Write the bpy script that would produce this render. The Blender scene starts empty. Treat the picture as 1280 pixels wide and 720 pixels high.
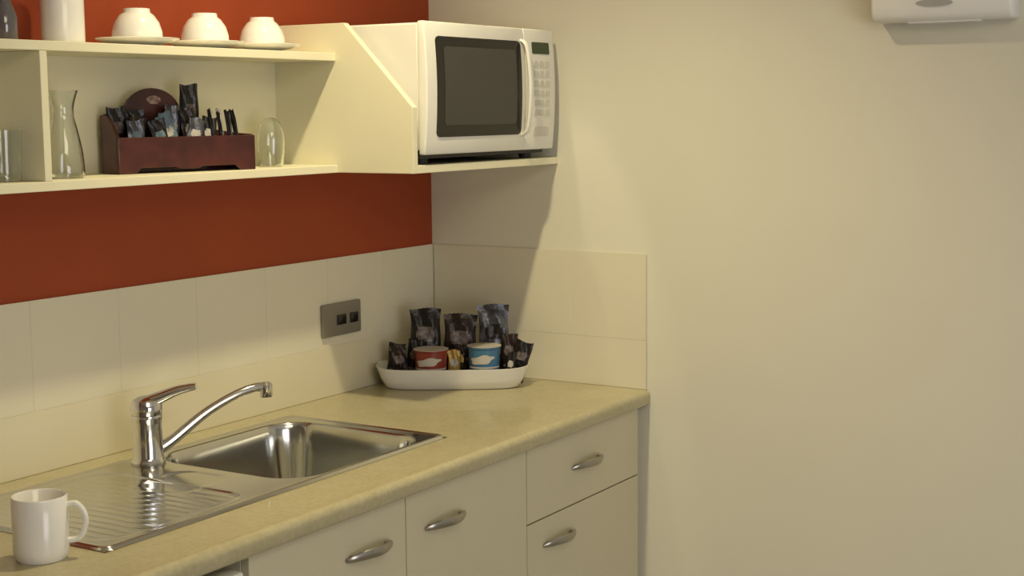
import bpy, bmesh, math, random
from mathutils import Vector, Matrix
random.seed(4)
sc=bpy.context.scene
try: sc.view_settings.view_transform='Standard'
except Exception: pass
COL=sc.collection

# ---------------------------------------------------------------- materials
def mat(name,col,rough=.5,metal=0,var=.04,scale=12,bump=0,bscale=60,trans=0,coat=0,col2=None,ior=1.45):
    m=bpy.data.materials.new(name); m.use_nodes=True; nt=m.node_tree; n=nt.nodes; l=nt.links
    b=n['Principled BSDF']
    b.inputs['Roughness'].default_value=rough; b.inputs['Metallic'].default_value=metal
    b.inputs['IOR'].default_value=ior
    b.inputs['Transmission Weight'].default_value=trans
    b.inputs['Coat Weight'].default_value=coat
    tc=n.new('ShaderNodeTexCoord'); nz=n.new('ShaderNodeTexNoise'); nz.inputs['Scale'].default_value=scale
    nz.inputs['Detail'].default_value=5
    l.new(tc.outputs['Object'],nz.inputs['Vector'])
    r=n.new('ShaderNodeValToRGB'); l.new(nz.outputs['Fac'],r.inputs['Fac'])
    r.color_ramp.elements[0].position=.35; r.color_ramp.elements[1].position=.65
    c2=col2 if col2 else tuple(min(1,c*(1+var)) for c in col)
    c1=col if col2 else tuple(c*(1-var) for c in col)
    r.color_ramp.elements[0].color=(*c1,1); r.color_ramp.elements[1].color=(*c2,1)
    l.new(r.outputs['Color'],b.inputs['Base Color'])
    if bump:
        nb=n.new('ShaderNodeTexNoise'); nb.inputs['Scale'].default_value=bscale; nb.inputs['Detail'].default_value=4
        l.new(tc.outputs['Object'],nb.inputs['Vector'])
        bp=n.new('ShaderNodeBump'); bp.inputs['Strength'].default_value=bump; bp.inputs['Distance'].default_value=.004
        l.new(nb.outputs['Fac'],bp.inputs['Height']); l.new(bp.outputs['Normal'],b.inputs['Normal'])
    return m
M={}
M['wall']=mat('cream_paint',(.70,.68,.565),.85,bump=.03,bscale=120,var=.008,scale=5)
M['red']=mat('red_paint',(.32,.050,.011),.65,bump=.03,bscale=120,var=.04,scale=5)
M['plain']=mat('plain_paint',(.66,.64,.58),.9)
M['ceil']=mat('ceiling_paint',(.80,.78,.73),.9)
M['floor']=mat('floor_vinyl',(.32,.30,.26),.5,var=.15,scale=6)
M['tile']=mat('cream_tile',(.70,.66,.52),.32,var=.010,scale=6)
M['strip']=mat('warm_cream_strip',(.69,.64,.47),.30,var=.010,scale=6)
M['grout']=mat('grout',(.67,.63,.495),.9)
M['shelf']=mat('cream_melamine',(.78,.74,.54),.45,var=.01)
M['door']=mat('cream_beige_laminate',(.60,.555,.40),.5,var=.012)
M['white']=mat('white_ceramic',(.82,.81,.76),.18,var=.01,coat=.3)
M['wplast']=mat('white_plastic',(.78,.77,.70),.35,var=.01)
M['black']=mat('black_gloss',(.010,.009,.009),.15,var=.05)
M['screen']=mat('oven_screen',(.050,.047,.042),.35,var=.1,scale=400)
M['dark']=mat('dark_metal',(.03,.028,.025),.5)
M['chrome']=mat('chrome',(.74,.74,.73),.10,1,var=.02)
M['nickel']=mat('satin_nickel',(.42,.40,.36),.3,1,var=.03)
M['steel']=mat('stainless_steel',(.62,.62,.58),.14,1,var=.02,scale=30)
M['plate']=mat('brushed_plate',(.30,.28,.24),.4,.7,var=.03)
M['wood']=mat('dark_mahogany',(.060,.013,.010),.35,var=.3,scale=25,coat=.3)
M['glass']=mat('clear_glass',(.95,.97,.96),.02,trans=1,var=.005,ior=1.52)
M['grey']=mat('grey_button',(.62,.60,.53),.45)
M['lcd']=mat('lcd',(.03,.05,.02),.2)
M['foilblk']=mat('black_foil',(.014,.012,.012),.30,.2,var=.3,scale=30,bump=.9,bscale=45)
M['foilbrn']=mat('brown_foil',(.026,.016,.014),.3,.2,var=.3,scale=30,bump=.9,bscale=45)
M['foilsil']=mat('blue_silver_foil',(.028,.030,.042),.28,.5,col2=(.15,.155,.18),scale=40,bump=.9,bscale=45)
M['redpk']=mat('red_tub',(.24,.04,.025),.35,var=.1)
M['bluepk']=mat('blue_tub',(.06,.17,.30),.35,var=.1)
M['gold']=mat('gold_wrap',(.50,.34,.10),.35,.3)
M['whitepk']=mat('white_paper',(.50,.47,.42),.6)
M['cyanpk']=mat('pale_blue_paper',(.13,.19,.24),.5,var=.2)
M['printgrey']=mat('dull_grey_print',(.15,.12,.11),.4,var=.5,scale=120)
def bench_mat():
    m=mat('mottled_laminate',(.46,.415,.25),.34,col2=(.495,.45,.285),scale=26,coat=.25)
    nt=m.node_tree; n=nt.nodes; l=nt.links; b=n['Principled BSDF']
    n2=n.new('ShaderNodeTexNoise'); n2.inputs['Scale'].default_value=110; n2.inputs['Detail'].default_value=5
    tc=[x for x in n if x.type=='TEX_COORD'][0]; l.new(tc.outputs['Object'],n2.inputs['Vector'])
    r=n.new('ShaderNodeValToRGB'); r.color_ramp.elements[0].position=.38; r.color_ramp.elements[1].position=.62
    r.color_ramp.elements[0].color=(.89,.88,.86,1); r.color_ramp.elements[1].color=(1.0,1.0,1.0,1)
    l.new(n2.outputs['Fac'],r.inputs['Fac'])
    mx=n.new('ShaderNodeMix'); mx.data_type='RGBA'; mx.blend_type='MULTIPLY'; mx.inputs[0].default_value=1
    old=[x for x in l if x.to_socket==b.inputs['Base Color']][0].from_socket
    l.new(old,mx.inputs[6]); l.new(r.outputs['Color'],mx.inputs[7]); l.new(mx.outputs[2],b.inputs['Base Color'])
    return m
M['bench']=bench_mat()

# ---------------------------------------------------------------- mesh helpers
ORG={}
def finish(bm,name,mats,parent=None,org=None,smooth=False,local=False,label=None,angle=35):
    if not isinstance(mats,(list,tuple)): mats=[mats]
    o=Vector((0,0,0))
    if not local:
        if parent is not None: o=ORG[parent.name]
        elif org is not None: o=Vector(org)
        bmesh.ops.translate(bm,verts=bm.verts,vec=-o)
    bmesh.ops.recalc_face_normals(bm,faces=bm.faces)
    me=bpy.data.meshes.new(name); bm.to_mesh(me); bm.free()
    for m in mats: me.materials.append(m)
    ob=bpy.data.objects.new(name,me); COL.objects.link(ob)
    if smooth:
        for p in me.polygons: p.use_smooth=True
        try: me.set_sharp_from_angle(angle=math.radians(angle))
        except Exception: pass
    if parent is not None:
        ob.parent=parent; ORG[ob.name]=o if not local else Vector((0,0,0))
    elif org is not None: ob.location=org; ORG[ob.name]=Vector(org)
    else: ORG[ob.name]=Vector((0,0,0))
    if label: ob['label']=label
    return ob
def thing(ob,label,cat,group=None):
    ob['label']=label; ob['category']=cat
    if group: ob['group']=group
    return ob
def empty(name,loc,label,cat,rotz=0,group=None):
    e=bpy.data.objects.new(name,None); e.empty_display_size=.05; e.location=loc; e.rotation_euler=(0,0,rotz)
    COL.objects.link(e); ORG[e.name]=Vector(loc); return thing(e,label,cat,group)
def box(bm,x0,x1,y0,y1,z0,z1,bev=0,seg=2,mi=0):
    t=bmesh.new(); bmesh.ops.create_cube(t,size=1)
    for v in t.verts: v.co=Vector(((x0+x1)/2+v.co.x*(x1-x0),(y0+y1)/2+v.co.y*(y1-y0),(z0+z1)/2+v.co.z*(z1-z0)))
    if bev: bmesh.ops.bevel(t,geom=list(t.edges),offset=bev,segments=seg,affect='EDGES',profile=.5)
    merge(bm,t,mi)
def merge(bm,t,mi=0):
    mp={}
    for v in t.verts: mp[v]=bm.verts.new(v.co)
    for f in t.faces:
        try: nf=bm.faces.new([mp[v] for v in f.verts]); nf.material_index=mi if mi else f.material_index
        except ValueError: pass
    t.free()
def lathe(bm,prof,cx=0,cy=0,cz=0,seg=40,mi=0,closed=False):
    rings=[]
    for r,z in prof:
        if r<1e-6: rings.append([bm.verts.new((cx,cy,cz+z))])
        else: rings.append([bm.verts.new((cx+r*math.cos(2*math.pi*i/seg),cy+r*math.sin(2*math.pi*i/seg),cz+z)) for i in range(seg)])
    if closed: rings.append(rings[0])
    for a,b in zip(rings,rings[1:]):
        for i in range(seg):
            j=(i+1)%seg
            vs=[a[0]] if len(a)==1 else [a[i],a[j]]
            vs+= [b[0]] if len(b)==1 else [b[j],b[i]]
            if len(vs)>2: f=bm.faces.new(vs); f.material_index=mi
def sweep(bm,pts,rad,seg=14,sx=1,sy=1,cap=True,mi=0,up=Vector((0,0,1))):
    pts=[Vector(p) for p in pts]; n=len(pts)
    if not isinstance(rad,(list,tuple)): rad=[rad]*n
    rings=[]
    for i,p in enumerate(pts):
        t=(pts[min(i+1,n-1)]-pts[max(i-1,0)]).normalized()
        a=t.cross(up)
        if a.length<1e-3: a=t.cross(Vector((0,1,0)))
        a.normalize(); b=a.cross(t).normalized()
        rr=rad[i]; rx,ry=(rr if isinstance(rr,tuple) else (rr*sx,rr*sy))
        rings.append([bm.verts.new(p+a*rx*math.cos(2*math.pi*k/seg)+b*ry*math.sin(2*math.pi*k/seg)) for k in range(seg)])
    for a,b in zip(rings,rings[1:]):
        for k in range(seg):
            bm.faces.new([a[k],a[(k+1)%seg],b[(k+1)%seg],b[k]]).material_index=mi
    if cap:
        bm.faces.new(rings[0]).material_index=mi; bm.faces.new(rings[-1]).material_index=mi
def bez(ps,n=16):
    ps=[Vector(p) for p in ps]; out=[]
    q=[ps[0]]+ps+[ps[-1]]
    for i in range(1,len(q)-2):
        for k in range(n):
            t=k/n; a,b,c,d=q[i-1],q[i],q[i+1],q[i+2]
            out.append(.5*((2*b)+(c-a)*t+(2*a-5*b+4*c-d)*t*t+(3*b-a-3*c+d)*t**3))
    out.append(ps[-1]); return out
def prism(bm,poly,axis,a0,a1,bev=0,mi=0):
    t=bmesh.new()
    def P(p,a):
        return {0:(a,p[0],p[1]),1:(p[0],a,p[1]),2:(p[0],p[1],a)}[axis]
    A=[t.verts.new(P(p,a0)) for p in poly]; B=[t.verts.new(P(p,a1)) for p in poly]
    t.faces.new(A); t.faces.new(B[::-1])
    for i in range(len(poly)):
        j=(i+1)%len(poly); t.faces.new([A[i],B[i],B[j],A[j]])
    bmesh.ops.recalc_face_normals(t,faces=t.faces)
    if bev: bmesh.ops.bevel(t,geom=list(t.edges),offset=bev,segments=2,affect='EDGES',profile=.5)
    merge(bm,t,mi)
def rrect(x0,x1,z0,z1,r,n=6):
    o=[]
    for cx,cz,a in [(x1-r,z1-r,0),(x0+r,z1-r,90),(x0+r,z0+r,180),(x1-r,z0+r,270)]:
        for k in range(n+1):
            t=math.radians(a+90*k/n); o.append((cx+r*math.cos(t),cz+r*math.sin(t)))
    return o

# ---------------------------------------------------------------- room
def struct(name,m,*b):
    bm=bmesh.new(); box(bm,*b); o=finish(bm,name,m); o['kind']='structure'; return o
struct('wall_back',M['red'],-5,0,0,.1,0,2.5)
struct('wall_right',M['wall'],0,.1,-5.1,.1,0,2.5)
struct('wall_left',M['plain'],-5.1,-5,-5,0.1,0,2.5)
struct('wall_front',M['plain'],-5,0,-5.1,-5,0,2.5)
struct('floor',M['floor'],-5.1,.1,-5.1,.1,-.1,0)
struct('ceiling',M['ceil'],-5.1,.1,-5.1,.1,2.5,2.6)

# ---------------------------------------------------------------- tiles
ZT,ZG=1.2115,1.013
bm=bmesh.new()
box(bm,-2.6,-.001,-.004,-.0005,.9005,ZT-.001,mi=1)
edges=[-.001]+[-(.2106+.2078*k) for k in range(0,12)]
edges=[e for e in edges if e>-2.6]+[-2.6]
for a,b in zip(edges,edges[1:]):
    box(bm,b+.0006,a-.0006,-.0046,-.003,ZG+.0006,ZT,.0003)
box(bm,-2.6,-.002,-.0052,-.003,.9005,ZG-.0004,.0005,mi=2)
thing(finish(bm,'tiled_splashback',[M['tile'],M['grout'],M['strip']],org=(-1.3,0,.9)),'square cream glazed tile splashback above a smooth upstand on red wall','splashback')
bm=bmesh.new()
box(bm,-.004,-.0005,-.590,-.007,.9005,ZT-.001,mi=1)
for a,b in [(-.007,-.2058),(-.2058,-.4016),(-.4016,-.5912)]:
    box(bm,-.0046,-.003,b+.0006,a-.0006,ZG+.0006,ZT,.0003)
box(bm,-.0047,-.003,-.5912,-.007,.9005,ZG-.0006,.0003)
thing(finish(bm,'tiled_splashback',[M['tile'],M['grout']],org=(0,-.3,.9)),'short cream tile return at bench end on cream wall','splashback')

# ---------------------------------------------------------------- worktop
prof=[(-.001,.864),(-.001,.9)]
R_=.014
for k in range(8):
    t=math.radians(90*k/7); prof.append((-.600+R_-R_*math.sin(t),.9-R_+R_*math.cos(t)))
for k in range(1,6):
    t=math.radians(90*k/5); prof.append((-.600+.010-.010*math.cos(t),.864+.010-.010*math.sin(t)))
bm=bmesh.new(); prism(bm,prof,0,-2.6,-.001)
wt=finish(bm,'worktop',M['bench'],org=(-1.3,-.3,.864),smooth=True)
bm=bmesh.new(); box(bm,-1.090,-.660,-.468,-.090,.8,1.0)
cut=finish(bm,'cutter',M['bench'])
md=wt.modifiers.new('b','BOOLEAN'); md.object=cut; md.operation='DIFFERENCE'; md.solver='EXACT'
bpy.context.view_layer.update()
dg=bpy.context.evaluated_depsgraph_get(); me=bpy.data.meshes.new_from_object(wt.evaluated_get(dg))
wt.modifiers.clear(); wt.data=me; bpy.data.objects.remove(cut)
thing(wt,'mottled olive-beige laminate worktop with rounded front edge','worktop')

# ---------------------------------------------------------------- cabinets
FY=-.578
def bowhandle(parent,cx,cz,w=.125):
    bm=bmesh.new(); y=FY
    pts=bez([(cx-w/2,y-.001,cz-.004),(cx-w*.36,y-.014,cz),(cx,y-.028,cz+.003),(cx+w*.36,y-.014,cz),(cx+w/2,y-.001,cz-.004)],8)
    n=len(pts); rad=[]
    for i in range(n):
        s=math.sin(math.pi*i/(n-1)); rad.append((.0035+.0055*s,.0030+.0012*s))
    sweep(bm,pts,rad,seg=12,up=Vector((0,1,0)))
    for s in (-1,1):
        sweep(bm,[(cx+s*w*.40,y+.0005,cz-.002),(cx+s*w*.40,y-.010,cz-.001)],.0045,seg=10)
    finish(bm,'handle',M['nickel'],parent=parent,smooth=True,label='satin nickel bow handle')
def front(parent,name,x0,x1,z0,z1,hx,hz):
    bm=bmesh.new(); box(bm,x0+.0015,x1-.0015,FY,FY+.016,z0+.0015,z1-.0015,.001)
    d=finish(bm,name,M['door'],parent=parent)
    bowhandle(d,hx,hz); return d
def carcass(parent,x0,x1,top=False):
    bm=bmesh.new(); y0,y1=FY+.017,-.003; z0,z1=.10,.8635; t=.016
    box(bm,x0,x0+t,y0,y1,z0,z1); box(bm,x1-t,x1,y0,y1,z0,z1)
    box(bm,x0+t,x1-t,y0,y1,z0,z0+t); box(bm,x0+t,x1-t,y1-.006,y1,z0+t,z1)
    box(bm,x0+t,x1-t,y0,y0+.06,z1-t if top else z1-.012,z1)
    finish(bm,'body',M['door'],parent=parent)
    bm=bmesh.new(); box(bm,x0,x1,y0+.05,y0+.066,0.001,.10); finish(bm,'kickboard',M['door'],parent=parent)
c=empty('drawer_cabinet',(-.257,-.29,0),'cream-beige laminate base cabinet with drawer over door beside cream wall','cabinet')
carcass(c,-.5105,-.006,True)
front(c,'drawer',-.511,-.017,.704,.861,-.264,.787)
front(c,'door',-.511,-.017,.102,.704,-.386,.650)
c=empty('sink_cabinet',(-.925,-.29,0),'cream-beige laminate two-door cabinet under the sink','cabinet')
carcass(c,-1.338,-.5115)
front(c,'door',-.925,-.511,.102,.861,-.805,.790)
front(c,'door',-1.338,-.925,.102,.861,-1.036,.792)
c=empty('bar_fridge',(-1.63,-.29,0),'white bar fridge tucked under the worktop','fridge')
bm=bmesh.new(); box(bm,-1.90,-1.362,-.545,-.03,.02,.846,.004); finish(bm,'body',M['wplast'],parent=c,smooth=True)
bm=bmesh.new(); box(bm,-1.90,-1.362,-.592,-.548,.05,.846,.006); d=finish(bm,'door',M['wplast'],parent=c,smooth=True)
bm=bmesh.new(); box(bm,-1.885,-1.377,-.594,-.5915,.800,.822,.0008); finish(bm,'trim_strip',M['dark'],parent=d,label='dark recessed grip strip')
for x in(-1.87,-1.39):
    for y in(-.51,-.06):
        bm=bmesh.new(); lathe(bm,[(0,0.001),(.015,0.001),(.015,.021),(0,.021)],x,y,0,16); finish(bm,'foot',M['dark'],parent=c)
bm=bmesh.new(); box(bm,-2.6,-2.584,-.575,-.003,.0,.8635)
thing(finish(bm,'bench_end_panel',M['door'],org=(-2.592,-.29,0)),'beige laminate end panel carrying the worktop','panel')

# ---------------------------------------------------------------- sink
def sdf(x,y,x0,x1,y0,y1,r):
    cx,cy=(x0+x1)/2,(y0+y1)/2; qx=abs(x-cx)-(x1-x0)/2+r; qy=abs(y-cy)-(y1-y0)/2+r
    return math.hypot(max(qx,0),max(qy,0))+min(max(qx,qy),0)-r
def ss(t): t=max(0,min(1,t)); return t*t*(3-2*t)
SX0,SX1,SY0,SY1=-1.53,-.64,-.475,-.075
TX_,TY_=-1.100,-.128
def sz(x,y):
    z=.9042
    e=-sdf(x,y,SX0,SX1,SY0,SY1,.02)
    z+=.0022*math.exp(-((e-.007)/.004)**2)
    z-=.0036*ss(1-e/.004)
    d=sdf(x,y,-1.075,-.678,-.455,-.102,.075)
    if d<.004: z+=-.004*ss((.004-d)/.008)
    if d<0:
        z-=.126*ss(-d/.026)**.8+.022*ss((-d-.012)/.06)
        q=math.hypot(x+.876,y+.28)
        z-=.006*ss((.045-q)/.008)
    g=sdf(x,y,-1.505,-1.180,-.450,-.105,.05)
    # shallow scooped channel that drains into the bowl
    g2=sdf(x,y,-1.24,-1.098,-.345,-.215,.045)
    if g<0:
        z-=.0020*ss(-g/.009)
        z+=.0006*abs(math.cos(math.pi*x/.0215))**10*ss((-g-.012)/.02)*(1-ss(-g2/.01+.3))
    if g2<0: z-=.0012*ss(-g2/.016)
    return z
c=empty('kitchen_sink',(-1.085,-.275,.9),'stainless steel single-bowl sink with ribbed drainer set in worktop','sink')
bm=bmesh.new(); NX,NY=640,170; G=[]
for i in range(NX+1):
    x=SX0+(SX1-SX0)*i/NX
    G.append([bm.verts.new((x,SY0+(SY1-SY0)*j/NY,sz(x,SY0+(SY1-SY0)*j/NY))) for j in range(NY+1)])
for i in range(NX):
    for j in range(NY): bm.faces.new([G[i][j],G[i+1][j],G[i+1][j+1],G[i][j+1]])
finish(bm,'bowl_and_drainer',M['steel'],parent=c,smooth=True,angle=180)
bm=bmesh.new(); lathe(bm,[(0,.001),(.012,.001),(.013,.004),(.036,.004),(.040,.002),(.040,0),(0,0)],-.876,-.28,.7505,32)
finish(bm,'drain_strainer',M['chrome'],parent=c,smooth=True)

# ---------------------------------------------------------------- tap
TX,TY=-1.100,-.128; TZ=.9045
c=empty('mixer_tap',(TX,TY,TZ),'chrome single-lever mixer tap standing on the sink','tap')
bm=bmesh.new()
lathe(bm,[(0,0),(.031,0),(.032,.004),(.029,.008),(.0275,.012),(.0265,.075),(.0275,.082),(.0285,.086),(.0275,.090),(0,.090)],TX,TY,TZ,40)
finish(bm,'body',M['chrome'],parent=c,smooth=True)
dv=Vector((.88,-.47,0)).normalized()
T=Vector((TX,TY,TZ))
bm=bmesh.new()
lathe(bm,[(.0275,.0905),(.0290,.098),(.0285,.107),(.024,.117),(.013,.123),(0,.124)],TX,TY,TZ,36)
ld=Vector((.62,-.78,0)).normalized()
pts=bez([T+Vector((0,0,.104))-ld*.018,T+ld*.020+Vector((0,0,.118)),T+ld*.056+Vector((0,0,.132)),T+ld*.090+Vector((0,0,.139))],8)
n=len(pts); sweep(bm,pts,[(.018-.004*i/(n-1),.015-.0090*i/(n-1)) for i in range(n)],seg=16)
finish(bm,'lever',M['chrome'],parent=c,smooth=True)
bm=bmesh.new()
pts=bez([T+dv*.018+Vector((0,0,.022)),T+dv*.045+Vector((0,0,.036)),T+dv*.110+Vector((0,0,.080)),T+dv*.165+Vector((0,0,.106)),T+dv*.205+Vector((0,0,.117)),T+dv*.232+Vector((0,0,.117))],8)
sweep(bm,pts,[.0120-.0035*min(1,i/20) for i in range(len(pts))],seg=18)
E=T+dv*.230+Vector((0,0,.117))
lathe(bm,[(0,.010),(.008,.009),(.0120,.004),(.0120,-.017),(.0110,-.019),(0,-.019)],E.x,E.y,E.z,24)
finish(bm,'spout',M['chrome'],parent=c,smooth=True)

# ---------------------------------------------------------------- mug
def mug(x,y,z):
    c=empty('coffee_mug',(x,y,z),'plain white straight-sided mug on the worktop beside the drainer','mug')
    bm=bmesh.new(); r,h=.0395,.093
    lathe(bm,[(0,.003),(r*.80,.003),(r*.82,0),(r*.90,0),(r*.985,.006),(r,.014),(r,h-.002),(r-.0015,h),(r-.0035,h-.002),(r-.004,.012),(r-.008,.007),(0,.006)],x,y,z,48)
    finish(bm,'cup_body',M['white'],parent=c,smooth=True,angle=60)
    d=Vector((.60,-.80,0)); C0=Vector((x,y,z)); bm=bmesh.new()
    pts=bez([C0+d*(r-.002)+Vector((0,0,.077)),C0+d*(r+.012)+Vector((0,0,.079)),C0+d*(r+.023)+Vector((0,0,.065)),C0+d*(r+.024)+Vector((0,0,.046)),C0+d*(r+.015)+Vector((0,0,.028)),C0+d*(r-.002)+Vector((0,0,.025))],8)
    sweep(bm,pts,.0045,seg=12,up=Vector((.80,.60,0)))
    finish(bm,'handle',M['white'],parent=c,smooth=True,angle=80)
mug(-1.592,-.412,.9003)

# ---------------------------------------------------------------- shelf unit
ZB0,ZB1,ZS0,ZS1=1.4125,1.4285,1.641,1.657
XL=-1.90
c=empty('open_shelf_unit',(-1.0,0,ZB0),'cream melamine open shelf unit with microwave bay on the red wall','shelf')
def part(name,fn,m=M['shelf'],sm=False):
    bm=bmesh.new(); fn(bm); return finish(bm,name,m,parent=c,smooth=sm)
part('bottom_shelf',lambda b:box(b,XL,-.5775,-.168,-.0005,ZB0,ZB1,.001))
part('top_shelf',lambda b:box(b,XL,-.5775,-.168,-.0005,ZS0,ZS1,.001))
part('back_panel',lambda b:box(b,XL+.001,-.5775,-.006,-.0005,ZB1+.0002,ZS0-.0002))
part('divider',lambda b:box(b,-1.342,-1.327,-.1675,-.0065,ZB1+.0002,ZS0-.0002,.001))
part('end_panel',lambda b:box(b,XL-.0165,XL-.0005,-.168,-.0005,ZB0,ZS1,.001))
part('side_panel',lambda b:prism(b,[(-.0005,1.4125),(-.359,1.4125),(-.359,1.545),(-.19,1.7175),(-.0005,1.7175)],0,-.577,-.561,.001))
part('microwave_shelf',lambda b:box(b,-.5605,-.001,-.359,-.0005,ZB0,ZB1,.001))

# ---------------------------------------------------------------- microwave
X0,X1,Z0,Z1=-.546,-.034,1.4520,1.7160
c=empty('microwave_oven',((X0+X1)/2,-.2,ZB1),'white countertop microwave with dark door window on the shelf','microwave')
bm=bmesh.new(); box(bm,X0+.004,X1-.004,-.350,-.02,Z0+.006,Z1-.002,.004); finish(bm,'body',M['wplast'],parent=c,smooth=True,angle=20)
bm=bmesh.new(); box(bm,X0+.012,X1-.012,-.345,-.03,ZB1+.012,Z0+.0055,.001)  # underside made dark to paint the shadow in the gap above the shelf
finish(bm,'shadow_gap_base',M['dark'],parent=c,label='microwave underside coloured dark for the shadow gap')
for x in(X0+.05,X1-.05):
    for y in(-.32,-.06):
        bm=bmesh.new(); lathe(bm,[(0,.0003),(.013,.0003),(.015,.0118),(0,.0118)],x,y,ZB1,20); finish(bm,'foot',M['dark'],parent=c,smooth=True)
XD=-.163
def curved(bm,x0,x1,z0,z1,yb,yf,bul,n=10):
    t=bmesh.new()
    box(t,x0,x1,yf,yb,z0,z1)
    bmesh.ops.subdivide_edges(t,edges=[e for e in t.edges if abs(e.verts[0].co.z-e.verts[1].co.z)>.01],cuts=n)
    for v in t.verts:
        s=(v.co.z-(Z0+Z1)/2)/((Z1-Z0)/2)
        if v.co.y<(yb+yf)/2: v.co.y-=bul*(1-s*s)
    bmesh.ops.bevel(t,geom=[e for e in t.edges if e.calc_face_angle(0)>.8],offset=.0035,segments=3,affect='EDGES',profile=.5)
    merge(bm,t)
bm=bmesh.new(); curved(bm,X0,XD-.0008,Z0-.003,Z1+.001,-.3505,-.366,.008); dr=finish(bm,'door',M['wplast'],parent=c,smooth=True)
def yb_(z): 
    s=(z-(Z0+Z1)/2)/((Z1-Z0)/2); return -.366-.008*(1-s*s)
def plate(bm,x0,x1,z0,z1,off,r,n=12,mi=0):
    t=bmesh.new()
    zs=[z0+(z1-z0)*k/n for k in range(n+1)]
    def xr(z):
        if z<z0+r: q=r-(z-z0)
        elif z>z1-r: q=r-(z1-z)
        else: q=0
        q=r-math.sqrt(max(0,r*r-q*q)) if q>0 else 0
        return x0+q,x1-q
    zs=sorted(set(zs+[z0+r*k/5 for k in range(6)]+[z1-r*k/5 for k in range(6)]))
    pv=None
    for z in zs:
        a,b=xr(z); y=yb_(z)
        row=[t.verts.new((a,y-off,z)),t.verts.new((b,y-off,z)),t.verts.new((b,y+.001,z)),t.verts.new((a,y+.001,z))]
        if pv:
            for k in range(4): t.faces.new([pv[k],pv[(k+1)%4],row[(k+1)%4],row[k]])
        else: t.faces.new(row)
        pv=row
    t.faces.new(pv); merge(bm,t,mi)
bm=bmesh.new(); plate(bm,-.511,-.182,1.484,1.688,.0012,.012); finish(bm,'window_frame',M['black'],parent=dr,smooth=True,label='glossy black window surround')
bm=bmesh.new(); plate(bm,-.484,-.204,1.508,1.668,.0020,.010); finish(bm,'window_screen',M['screen'],parent=dr,smooth=True,label='dark grey perforated window screen')
bm=bmesh.new()
pts=bez([(XD-.012,yb_(1.685)+.001,1.690),(XD-.012,yb_(1.67)-.014,1.672),(XD-.012,yb_(1.60)-.020,1.585),(XD-.012,yb_(1.51)-.014,1.500),(XD-.012,yb_(1.49)+.001,1.482)],8)
sweep(bm,pts,[(.0075,.004)]*len(pts),seg=14,up=Vector((0,1,0)))
finish(bm,'handle',M['wplast'],parent=dr,smooth=True)
bm=bmesh.new(); curved(bm,XD+.0008,X1,Z0-.003,Z1+.001,-.3505,-.366,.008); cp=finish(bm,'control_panel',M['wplast'],parent=c,smooth=True)
bm=bmesh.new(); plate(bm,-.132,-.058,1.662,1.688,.0012,.003); finish(bm,'display',M['lcd'],parent=cp,label='dark green display')
for r in range(6):
    for k in range(3):
        x=-.128+k*.0235; z=1.640-r*.0215
        bm=bmesh.new(); plate(bm,x,x+.019,z-.008,z+.006,.0012,.003,n=2)
        finish(bm,'button',M['grey'],parent=cp)
bm=bmesh.new(); plate(bm,-.128,-.062,1.478,1.500,.0012,.006,n=4); finish(bm,'start_button',M['grey'],parent=cp)

# ---------------------------------------------------------------- cups and saucers
SAU=[(0,.003),(.024,.003),(.026,0),(.031,0),(.034,.003),(.055,.006),(.074,.0125),(.0755,.0145),(.074,.0155),(.054,.0090),(.033,.0062),(.030,.0052),(0,.0052)]
CUP=[(.045,0),(.0455,.002),(.0445,.018),(.040,.034),(.031,.047),(.0245,.052),(.0235,.059),(.0205,.059),(.020,.054),(0,.0535),(0,.0505),(.028,.0455),(.037,.0325),(.0420,.017),(.0430,.002),(.0438,0)]
def make_sc():
    bm=bmesh.new(); lathe(bm,SAU,seg=56); s=finish(bm,'saucer',M['white'],local=True,smooth=True,angle=60)
    bm=bmesh.new(); lathe(bm,CUP,seg=56,closed=True); u=finish(bm,'teacup',M['white'],local=True,smooth=True,angle=60)
    return s,u
s0,u0=make_sc()
for i,(x,y) in enumerate([(-1.050,-.090),(-.875,-.090),(-.709,-.088)]):
    s=s0 if i==0 else s0.copy(); u=u0 if i==0 else u0.copy()
    if i: COL.objects.link(s); COL.objects.link(u)
    s.location=(x,y,ZS1+.0002); u.location=(x,y,ZS1+.0095)
    thing(s,'white round saucer on the top shelf','saucer','saucers on the top shelf')
    thing(u,'white teacup upside down on a saucer','cup','upturned teacups on the top shelf')
c=empty('canister',(-1.222,-.09,ZS1+.0003),'tall cream lidded canister on the top shelf','canister')
bm=bmesh.new(); lathe(bm,[(0,0),(.034,0),(.0365,.003),(.0365,.118),(.035,.121),(0,.121)],-1.222,-.09,ZS1+.0003,44); finish(bm,'jar_body',M['white'],parent=c,smooth=True)
bm=bmesh.new(); lathe(bm,[(0,.1213),(.037,.1213),(.0375,.124),(.0375,.134),(.035,.137),(0,.138)],-1.222,-.09,ZS1+.0003,44); finish(bm,'lid',M['white'],parent=c,smooth=True)
bx=-1.345
c=empty('glass_shaker',(bx,-.09,ZS1+.0003),'small glass bottle with metal cap on the top shelf','bottle')
bm=bmesh.new(); lathe(bm,[(0,0),(.019,0),(.021,.003),(.021,.040),(.016,.055),(.012,.062),(.012,.070),(0,.070)],bx,-.09,ZS1+.0003,32); finish(bm,'bottle_body',mat('smoky_glass',(.20,.19,.20),.1,.3,trans=.3),parent=c,smooth=True)
bm=bmesh.new(); lathe(bm,[(0,.0703),(.0135,.0703),(.0145,.074),(.0145,.090),(.010,.096),(0,.097)],bx,-.09,ZS1+.0003,32); finish(bm,'cap',M['chrome'],parent=c,smooth=True)
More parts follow.
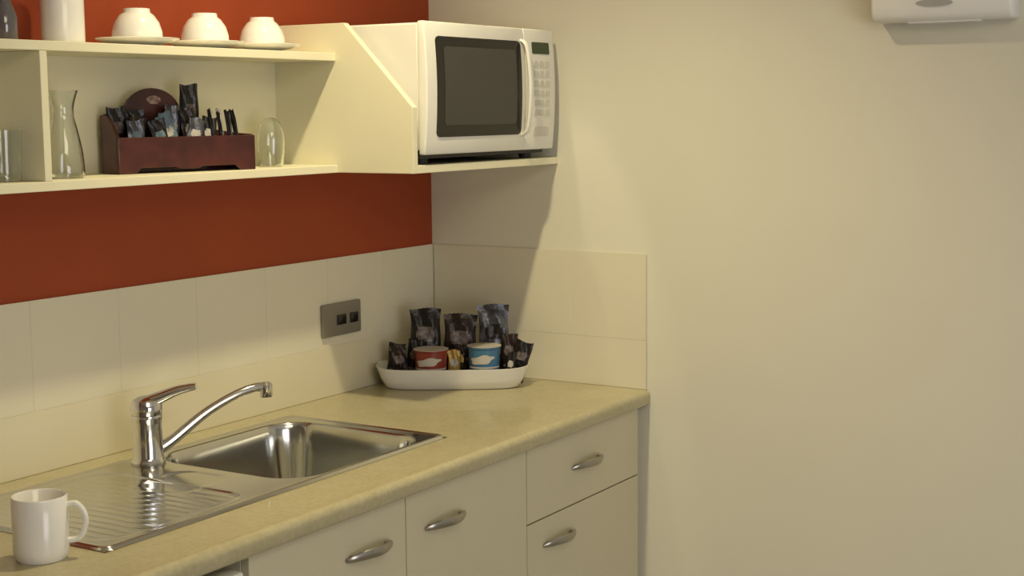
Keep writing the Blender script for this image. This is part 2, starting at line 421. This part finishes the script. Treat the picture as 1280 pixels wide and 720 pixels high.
# ---------------------------------------------------------------- glassware in shelf
def glassware(name,prof,x,y,label,cat,th=.0030,group=None):
    bm=bmesh.new(); full=[(0,prof[0][1])]+prof+[(max(r-th,0),z) for r,z in prof[::-1][:-1]]+[(max(prof[0][0]-th,0),prof[0][1]+.008),(0,prof[0][1]+.008)]
    lathe(bm,full,x,y,ZB1+.0004,44)
    return thing(finish(bm,name,M['glass'],org=(x,y,ZB1+.0004),smooth=True,angle=70),label,cat,group)
def spl(P,n=6):
    return [(p.x,p.z) for p in bez([(r,0,z) for r,z in P],n)]
glassware('glass_carafe',spl([(.030,0),(.033,.006),(.033,.020),(.030,.050),(.023,.085),(.0185,.106),(.0195,.125),(.0265,.149)]),-1.235,-.095,'clear glass carafe with flared neck on the shelf','carafe')
glassware('drinking_glass',spl([(.025,0),(.0275,.006),(.0265,.016),(.0285,.05),(.0300,.084)],8),-1.376,-.110,'clear glass tumbler beside the shelf divider','glass',th=.0042)
bm=bmesh.new()
o=spl([(.0235,0),(.0265,.022),(.0285,.048),(.0265,.072),(.0185,.090),(.0080,.0975)])
i_=[(max(r-.0030,0),z-.002 if z>.05 else z) for r,z in o[::-1]]
lathe(bm,[(0,.0985)]+o[::-1]+i_[::-1]+[(0,.0945)],-.692,-.088,ZB1+.0004,44)
thing(finish(bm,'stemless_glass',M['glass'],org=(-.692,-.088,ZB1+.0004),smooth=True,angle=70),'round clear glass upturned beside the wooden caddy','glass')

# ---------------------------------------------------------------- caddy
rz=math.atan2(-.07,.285)
CO=Vector((-.950,-.088,ZB1+.0003))
c=empty('wooden_caddy',CO,'dark mahogany caddy with arched back holding tea sachets','caddy',rotz=rz)
hw,hd=.147,.0325
def cpart(name,fn,m=M['wood'],label=None):
    bm=bmesh.new(); fn(bm); return finish(bm,name,m,parent=c,local=True,smooth=True,label=label,angle=20)
foot=[(-hw,0),(-hw+.035,0),(-hw+.045,.010),(-.03,.010),(-.02,.006),(.02,.006),(.03,.010),(hw-.045,.010),(hw-.035,0),(hw,0),(hw,.066),(-hw,.066)]
cpart('front_panel',lambda b:prism(b,foot,1,-hd,-hd+.007,.0012))
side=[(-hd+.0072,0),(hd-.0072,0),(hd-.0072,.106),(.005,.104),(-.012,.088),(-hd+.0072,.068)]
cpart('side_panel',lambda b:prism(b,side,0,-hw,-hw+.007,.0012))
cpart('side_panel',lambda b:prism(b,[(y,min(z,.07)) for y,z in side[:3]]+[(-hd+.0072,.068)],0,hw-.007,hw,.0012))
ac=-.040
bk=[(-hw,0),(hw,0),(hw,.07),(ac+.080,.085)]
for k in range(15):
    t=math.radians(12+156*k/14); bk.append((ac+.061*math.cos(t),.106+.050*math.sin(t)))
bk+=[(-hw,.106)]
cpart('back_panel',lambda b:prism(b,bk,1,hd-.007,hd,.0012))
cpart('bottom_board',lambda b:box(b,-hw+.0072,hw-.0072,-hd+.0072,hd-.0072,.010,.016))
def badge(b):
    P=[(ac+.002+.015*math.cos(t*math.pi/10),.134+.008*math.sin(t*math.pi/10)) for t in range(20)]
    prism(b,P,1,hd-.0085,hd-.0070)
cpart('badge',badge,mat('badge',(.14,.025,.02),.4,col2=(.40,.32,.27),scale=120),'small oval red and white badge')

def pouch(name,w,h,t,mats,loc,rotz,lean=0,roll=0,logo=True,label='',cat='sachet',group=None):
    bm=bmesh.new(); NX,NZ=16,20; ph=loc[0]*99+loc[1]*57
    def side(s):
        g=[]
        for i in range(NX+1):
            r=[]
            for k in range(NZ+1):
                u=i/NX*2-1; v=k/NZ*2-1
                e=max(0,1-abs(u)**2.6)*max(0,1-(abs(v)/.90)**3 if abs(v)<.90 else 0)
                y=s*(t/2*e**.6*(1+.22*math.sin(5*u+7*v+ph)+.12*math.sin(11*u-9*v+ph))+.0004)
                ww=w/2*(1-.07*(1-abs(v)**4)+.03*math.sin(6*v+ph))
                zz=(k/NZ)*h
                if k==NZ: zz+=.0012*(i%2)+.002*math.sin(3*u+ph)
                yy=y+.0022*math.sin(u*5+v*3+ph)*(k/NZ)
                r.append(bm.verts.new((u*ww,yy,zz)))
            g.append(r)
        return g
    A=side(-1);B=side(1)
    for i in range(NX):
        for k in range(NZ):
            f=bm.faces.new([A[i][k],A[i+1][k],A[i+1][k+1],A[i][k+1]])
            u=(i+.5)/NX*2-1; v=(k+.5)/NZ*2-1
            if logo and (u/.62)**2+((v-.30)/.24)**2<1: f.material_index=1
            if logo and -.40<v<-.30 and abs(u)<.6: f.material_index=1
            f=bm.faces.new([B[i][k],B[i][k+1],B[i+1][k+1],B[i+1][k]])
    for i in range(NX):
        bm.faces.new([A[i][0],B[i][0],B[i+1][0],A[i+1][0]]); bm.faces.new([A[i][NZ],A[i+1][NZ],B[i+1][NZ],B[i][NZ]])
    for k in range(NZ):
        bm.faces.new([A[0][k],A[0][k+1],B[0][k+1],B[0][k]]); bm.faces.new([A[NX][k],B[NX][k],B[NX][k+1],A[NX][k+1]])
    ob=finish(bm,name,mats,local=True,smooth=True,angle=60)
    ob.rotation_euler=(Matrix.Rotation(rotz,3,'Z')@Matrix.Rotation(roll,3,'Y')@Matrix.Rotation(lean,3,'X')).to_euler()
    ob.location=loc
    return thing(ob,label,cat,group)
def inC(lx,ly,lz):
    return CO+Matrix.Rotation(rz,3,'Z')@Vector((lx,ly,lz))
g='sachets in the wooden caddy'
pouch('tea_packet',.042,.146,.010,[M['foilblk'],M['printgrey']],inC(.034,.0175,.0165),rz,0,0,True,'tall dark navy packet at the back of the caddy','packet')
for lx,ly,h,w,m1,m2,ro,lb in [
    (-.118,.014,.104,.042,'foilblk','printgrey',-.05,'black foil sachet with dull print in the caddy'),
    (-.108,-.004,.088,.036,'foilbrn','printgrey',.24,'dark brown sachet in the caddy'),
    (-.096,-.0165,.080,.034,'foilsil','cyanpk',-.10,'dark silver sachet with pale blue print in the caddy'),
    (-.070,.010,.100,.042,'foilblk','cyanpk',-.22,'black sachet with pale blue print in the caddy'),
    (-.058,-.006,.092,.036,'cyanpk','whitepk',.32,'pale blue sachet with white print in the caddy'),
    (-.036,-.0175,.084,.034,'foilblk','cyanpk',-.30,'black sachet with pale blue print in the caddy'),
    (-.026,.010,.108,.040,'foilsil','whitepk',.20,'dark silver foil sachet with white print in the caddy'),
    (-.008,-.006,.096,.036,'cyanpk','whitepk',-.34,'pale blue sachet tilted in the caddy'),
    (.010,-.0175,.084,.036,'foilsil','whitepk',.22,'dark silver sachet with white print in the caddy'),
    (.038,.004,.100,.036,'foilbrn','whitepk',-.20,'brown foil sachet with white print in the caddy'),
    (.048,-.012,.084,.032,'foilblk','whitepk',.14,'small black sachet with white print in the caddy')]:
    pouch('tea_sachet',w,h,.006,[M[m1],M[m2]],inC(lx,ly,.0165),rz,0,ro,True,lb,'sachet',g)
for k in range(7):
    lx=.070+k*.0098
    pouch('sugar_stick',.009,.100-.003*(k%3),.005,[M['whitepk'] if k%2 else M['foilblk'],M['whitepk']],inC(lx,-.014+.012*(k%2),.0165),rz,0,-.14 if k<6 else -.22,False,'slim white sugar stick leaning in the caddy' if k%2 else 'slim black coffee stick leaning in the caddy','sachet','sticks in the wooden caddy')

# ---------------------------------------------------------------- power outlet
c=empty('power_outlet',(-.378,-.0055,1.073),'grey metal power outlet with black switches on tiles','outlet')
bm=bmesh.new(); prism(bm,rrect(-.447,-.309,1.036,1.110,.004),1,-.0125,-.0056,.001); finish(bm,'face_plate',M['plate'],parent=c,smooth=True,angle=20)
for x0,x1,z0,z1 in [(-.397,-.366,1.060,1.083),(-.350,-.322,1.060,1.083)]:
    bm=bmesh.new(); box(bm,x0,x1,-.0155,-.0124,z0,z1,.001); finish(bm,'rocker_switch',M['black'],parent=c,smooth=True,label='small black rocker switch')

# ---------------------------------------------------------------- ceramic tray
ta=math.atan2(-.85,.53); TC=Vector((-.174,-.174,.9003))
bm=bmesh.new()
def ring(a,b,z,n=72,p=3.8):
    o=[]
    for i in range(n):
        t=2*math.pi*i/n; cx,sy=math.cos(t),math.sin(t)
        o.append(bm.verts.new((a*math.copysign(abs(cx)**(2/p),cx),b*math.copysign(abs(sy)**(2/p),sy),z+(.004*abs(cx)**4 if z>.03 else 0))))
    return o
L=[ring(a*1.06,b,z) for a,b,z in [(.140,.054,0),(.147,.059,.003),(.157,.068,.022),(.167,.075,.047),(.168,.0760,.049),(.1670,.0750,.0495),(.1645,.0725,.046),(.154,.065,.022),(.144,.056,.008),(.138,.051,.006)]]
for a,b in zip(L,L[1:]):
    for i in range(72): bm.faces.new([a[i],a[(i+1)%72],b[(i+1)%72],b[i]])
bm.faces.new(L[0][::-1]); bm.faces.new(L[-1])
tr=finish(bm,'serving_tray',M['white'],local=True,smooth=True,angle=60); tr.location=TC; tr.rotation_euler=(0,0,ta)
thing(tr,'white ceramic oblong dish holding coffee packets by the corner','tray')
def inT(lx,ly,lz=.0065): return TC+Matrix.Rotation(ta,3,'Z')@Vector((lx,ly,lz))
g='coffee pouches in the white dish'
pouch('coffee_pouch',.074,.170,.018,[M['foilblk'],M['printgrey']],inT(-.064,.028),ta,-.06,.0,True,'black foil coffee pouch standing in the dish','pouch',g)
pouch('coffee_pouch',.080,.156,.018,[M['foilbrn'],M['printgrey']],inT(.014,.032),ta,-.06,.03,True,'dark brown foil coffee pouch standing in the dish','pouch',g)
pouch('coffee_pouch',.074,.178,.018,[M['foilsil'],M['foilblk']],inT(.100,.028),ta,-.06,-.03,True,'dark blue-silver foil coffee pouch standing in the dish','pouch',g)
g='small dark sachets in the white dish'
S=[(-.136,.004,.012,.042,.088,.10,'foilblk','printgrey','small black foil sachet leaning in the dish'),
   (-.114,-.014,.008,.038,.090,-.16,'foilbrn','printgrey','small brown foil sachet in the dish'),
   (-.098,.012,.008,.038,.100,.14,'foilblk','printgrey','small black foil sachet leaning in the dish'),
   (.143,-.006,.010,.042,.096,.28,'foilblk','printgrey','small black sachet tilted against the dish end'),
   (.128,.012,.010,.040,.108,.05,'foilbrn','printgrey','small dark brown sachet near the dish end'),
   (.124,-.034,.008,.022,.076,.22,'foilblk','whitepk','small black and white sachet beside the blue tub'),
   (.004,-.022,.0065,.030,.080,.0,'gold','whitepk','small gold wrapped sachet between the tubs'),
   (.026,-.010,.0065,.022,.092,-.1,'foilbrn','gold','small brown sachet between the tubs')]
for lx,ly,lz,w,h,ro,m1,m2,lb in S:
    pouch('coffee_sachet',w,h,.011,[M[m1],M[m2]],inT(lx,ly,lz),ta,0,ro,True,lb,'sachet',g)
def tub(lx,ly,r,h,m,label):
    P=inT(lx,ly); c=empty('snack_tub',P,label,'tub',rotz=ta,group='tubs in the white dish')
    bm=bmesh.new(); lathe(bm,[(0,0),(r*.84,0),(r*.86,.002),(r*.97,h-.006),(r*1.0,h-.005),(r*1.03,h-.004),(r*1.03,h-.001),(0,h-.001)],seg=44)
    finish(bm,'tub_body',m,parent=c,local=True,smooth=True)
    bm=bmesh.new(); lathe(bm,[(0,h-.0008),(r*1.05,h-.0008),(r*1.05,h),(0,h+.0004)],seg=44)
    finish(bm,'foil_lid',M['whitepk'],parent=c,local=True,smooth=True,label='pale foil lid')
    bm=bmesh.new(); cz=h*.68
    def pt(a,z,o=.0010): rr=r*(.86+.11*z/h)+o; return (rr*math.cos(a),rr*math.sin(a),z)
    prev=[bm.verts.new(pt(-math.pi/2-.15,cz))]
    for s in (.25,.5,.75,1):
        cur=[]
        for i in range(32):
            t=2*math.pi*i/32
            q=1+.14*math.sin(5*t+1)
            cur.append(bm.verts.new(pt(-math.pi/2-.15+.80*s*q*math.cos(t),cz+s*q*h*.11*math.sin(t)+.004*s*math.cos(t))))
        for i in range(32):
            j=(i+1)%32
            bm.faces.new([prev[0],cur[i],cur[j]] if len(prev)==1 else [prev[i],cur[i],cur[j],prev[j]])
        prev=cur
    zb=h*.46
    A=[bm.verts.new(pt(-math.pi/2-1.3+2.6*k/20,zb)) for k in range(21)]; B=[bm.verts.new(pt(-math.pi/2-1.3+2.6*k/20,zb+.004)) for k in range(21)]
    for k in range(20): bm.faces.new([A[k],A[k+1],B[k+1],B[k]])
    finish(bm,'printed_label',M['whitepk'],parent=c,local=True,smooth=True,label='white swash emblem and band')
tub(-.049,-.024,.039,.085,M['redpk'],'red snack tub with white printed emblem in the dish')
tub(.074,-.026,.038,.092,M['bluepk'],'blue snack tub with white printed emblem in the dish')

# ---------------------------------------------------------------- towel dispenser
M['dispw']=mat('bright_white_plastic',(.84,.84,.82),.35,var=.01)
c=empty('towel_dispenser',(0,-1.265,1.7),'white plastic paper towel dispenser on cream wall','dispenser')
bm=bmesh.new()
P=[(-.001,1.704),(-.001,2.02),(-.056,2.02),(-.070,2.00),(-.074,1.90),(-.074,1.78),(-.072,1.730),(-.066,1.712),(-.054,1.705)]
prism(bm,P,1,-1.397,-1.122,.006); finish(bm,'housing',M['dispw'],parent=c,smooth=True,angle=50)
bm=bmesh.new(); box(bm,-.048,-.02,-1.33,-1.19,1.701,1.7055,.001); finish(bm,'paper_slot',M['dispw'],parent=c)
bm=bmesh.new()
P=[(-1.250+.036*math.cos(k*math.pi/12),1.738+.007*math.sin(k*math.pi/12)) for k in range(24)]
prism(bm,P,0,-.0752,-.071); finish(bm,'level_window',mat('smoke_window',(.42,.42,.40),.3),parent=c,label='pale grey oval level window')

# ---------------------------------------------------------------- lights
def area(name,loc,target,size,power,col,sy=None):
    l=bpy.data.lights.new(name,'AREA'); l.energy=power; l.color=col; l.size=size
    if sy: l.shape='RECTANGLE'; l.size_y=sy
    o=bpy.data.objects.new(name,l); COL.objects.link(o); o.location=loc
    o.rotation_euler=(Vector(target)-Vector(loc)).to_track_quat('-Z','Y').to_euler(); return o
area('ceiling_lamp_light',(-2.3,-2.3,2.44),(-1.0,-1.3,.9),1.1,18,(1,.88,.62))
area('window_light',(-2.8,-4.4,1.1),(0,-1.9,.7),1.6,36,(.97,.96,1.0))
def spot(loc,target,p,ang,blend,col,rad=.03):
    l=bpy.data.lights.new('downlight_or_beam','SPOT'); l.energy=p; l.color=col; l.spot_size=math.radians(ang); l.spot_blend=blend; l.shadow_soft_size=rad
    o=bpy.data.objects.new('downlight_or_beam',l); COL.objects.link(o); o.location=loc
    o.rotation_euler=(Vector(target)-Vector(loc)).to_track_quat('-Z','Y').to_euler()
spot((-.42,-.27,2.46),(0,-.46,1.05),13,16,.35,(1,.88,.58),.02)  # added narrow beam, aimed to throw the pale streak right of the microwave
spot((-1.0,-.64,2.46),(-.56,-.60,0.3),74,112,1.0,(1,.85,.52),.03)
w=bpy.data.worlds.new('w'); sc.world=w; w.use_nodes=True
w.node_tree.nodes['Background'].inputs[0].default_value=(.5,.5,.5,1); w.node_tree.nodes['Background'].inputs[1].default_value=.2

# ---------------------------------------------------------------- camera
yaw,pi_,ro,f=0.5549,-0.1190,-0.0093,1862.39
F=Vector((math.cos(yaw)*math.cos(pi_),math.sin(yaw)*math.cos(pi_),math.sin(pi_)))
R=Vector((math.sin(yaw),-math.cos(yaw),0)); U=R.cross(F)
R2=math.cos(ro)*R+math.sin(ro)*U; U2=-math.sin(ro)*R+math.cos(ro)*U
cd=bpy.data.cameras.new('camera'); cam=bpy.data.objects.new('camera',cd); COL.objects.link(cam)
m=Matrix((R2,U2,-F)).transposed().to_4x4(); m.translation=Vector((-3.0141,-2.0990,1.5381)); cam.matrix_world=m
cd.sensor_width=36; cd.lens=f*36/1280; cd.clip_start=.05
sc.camera=cam
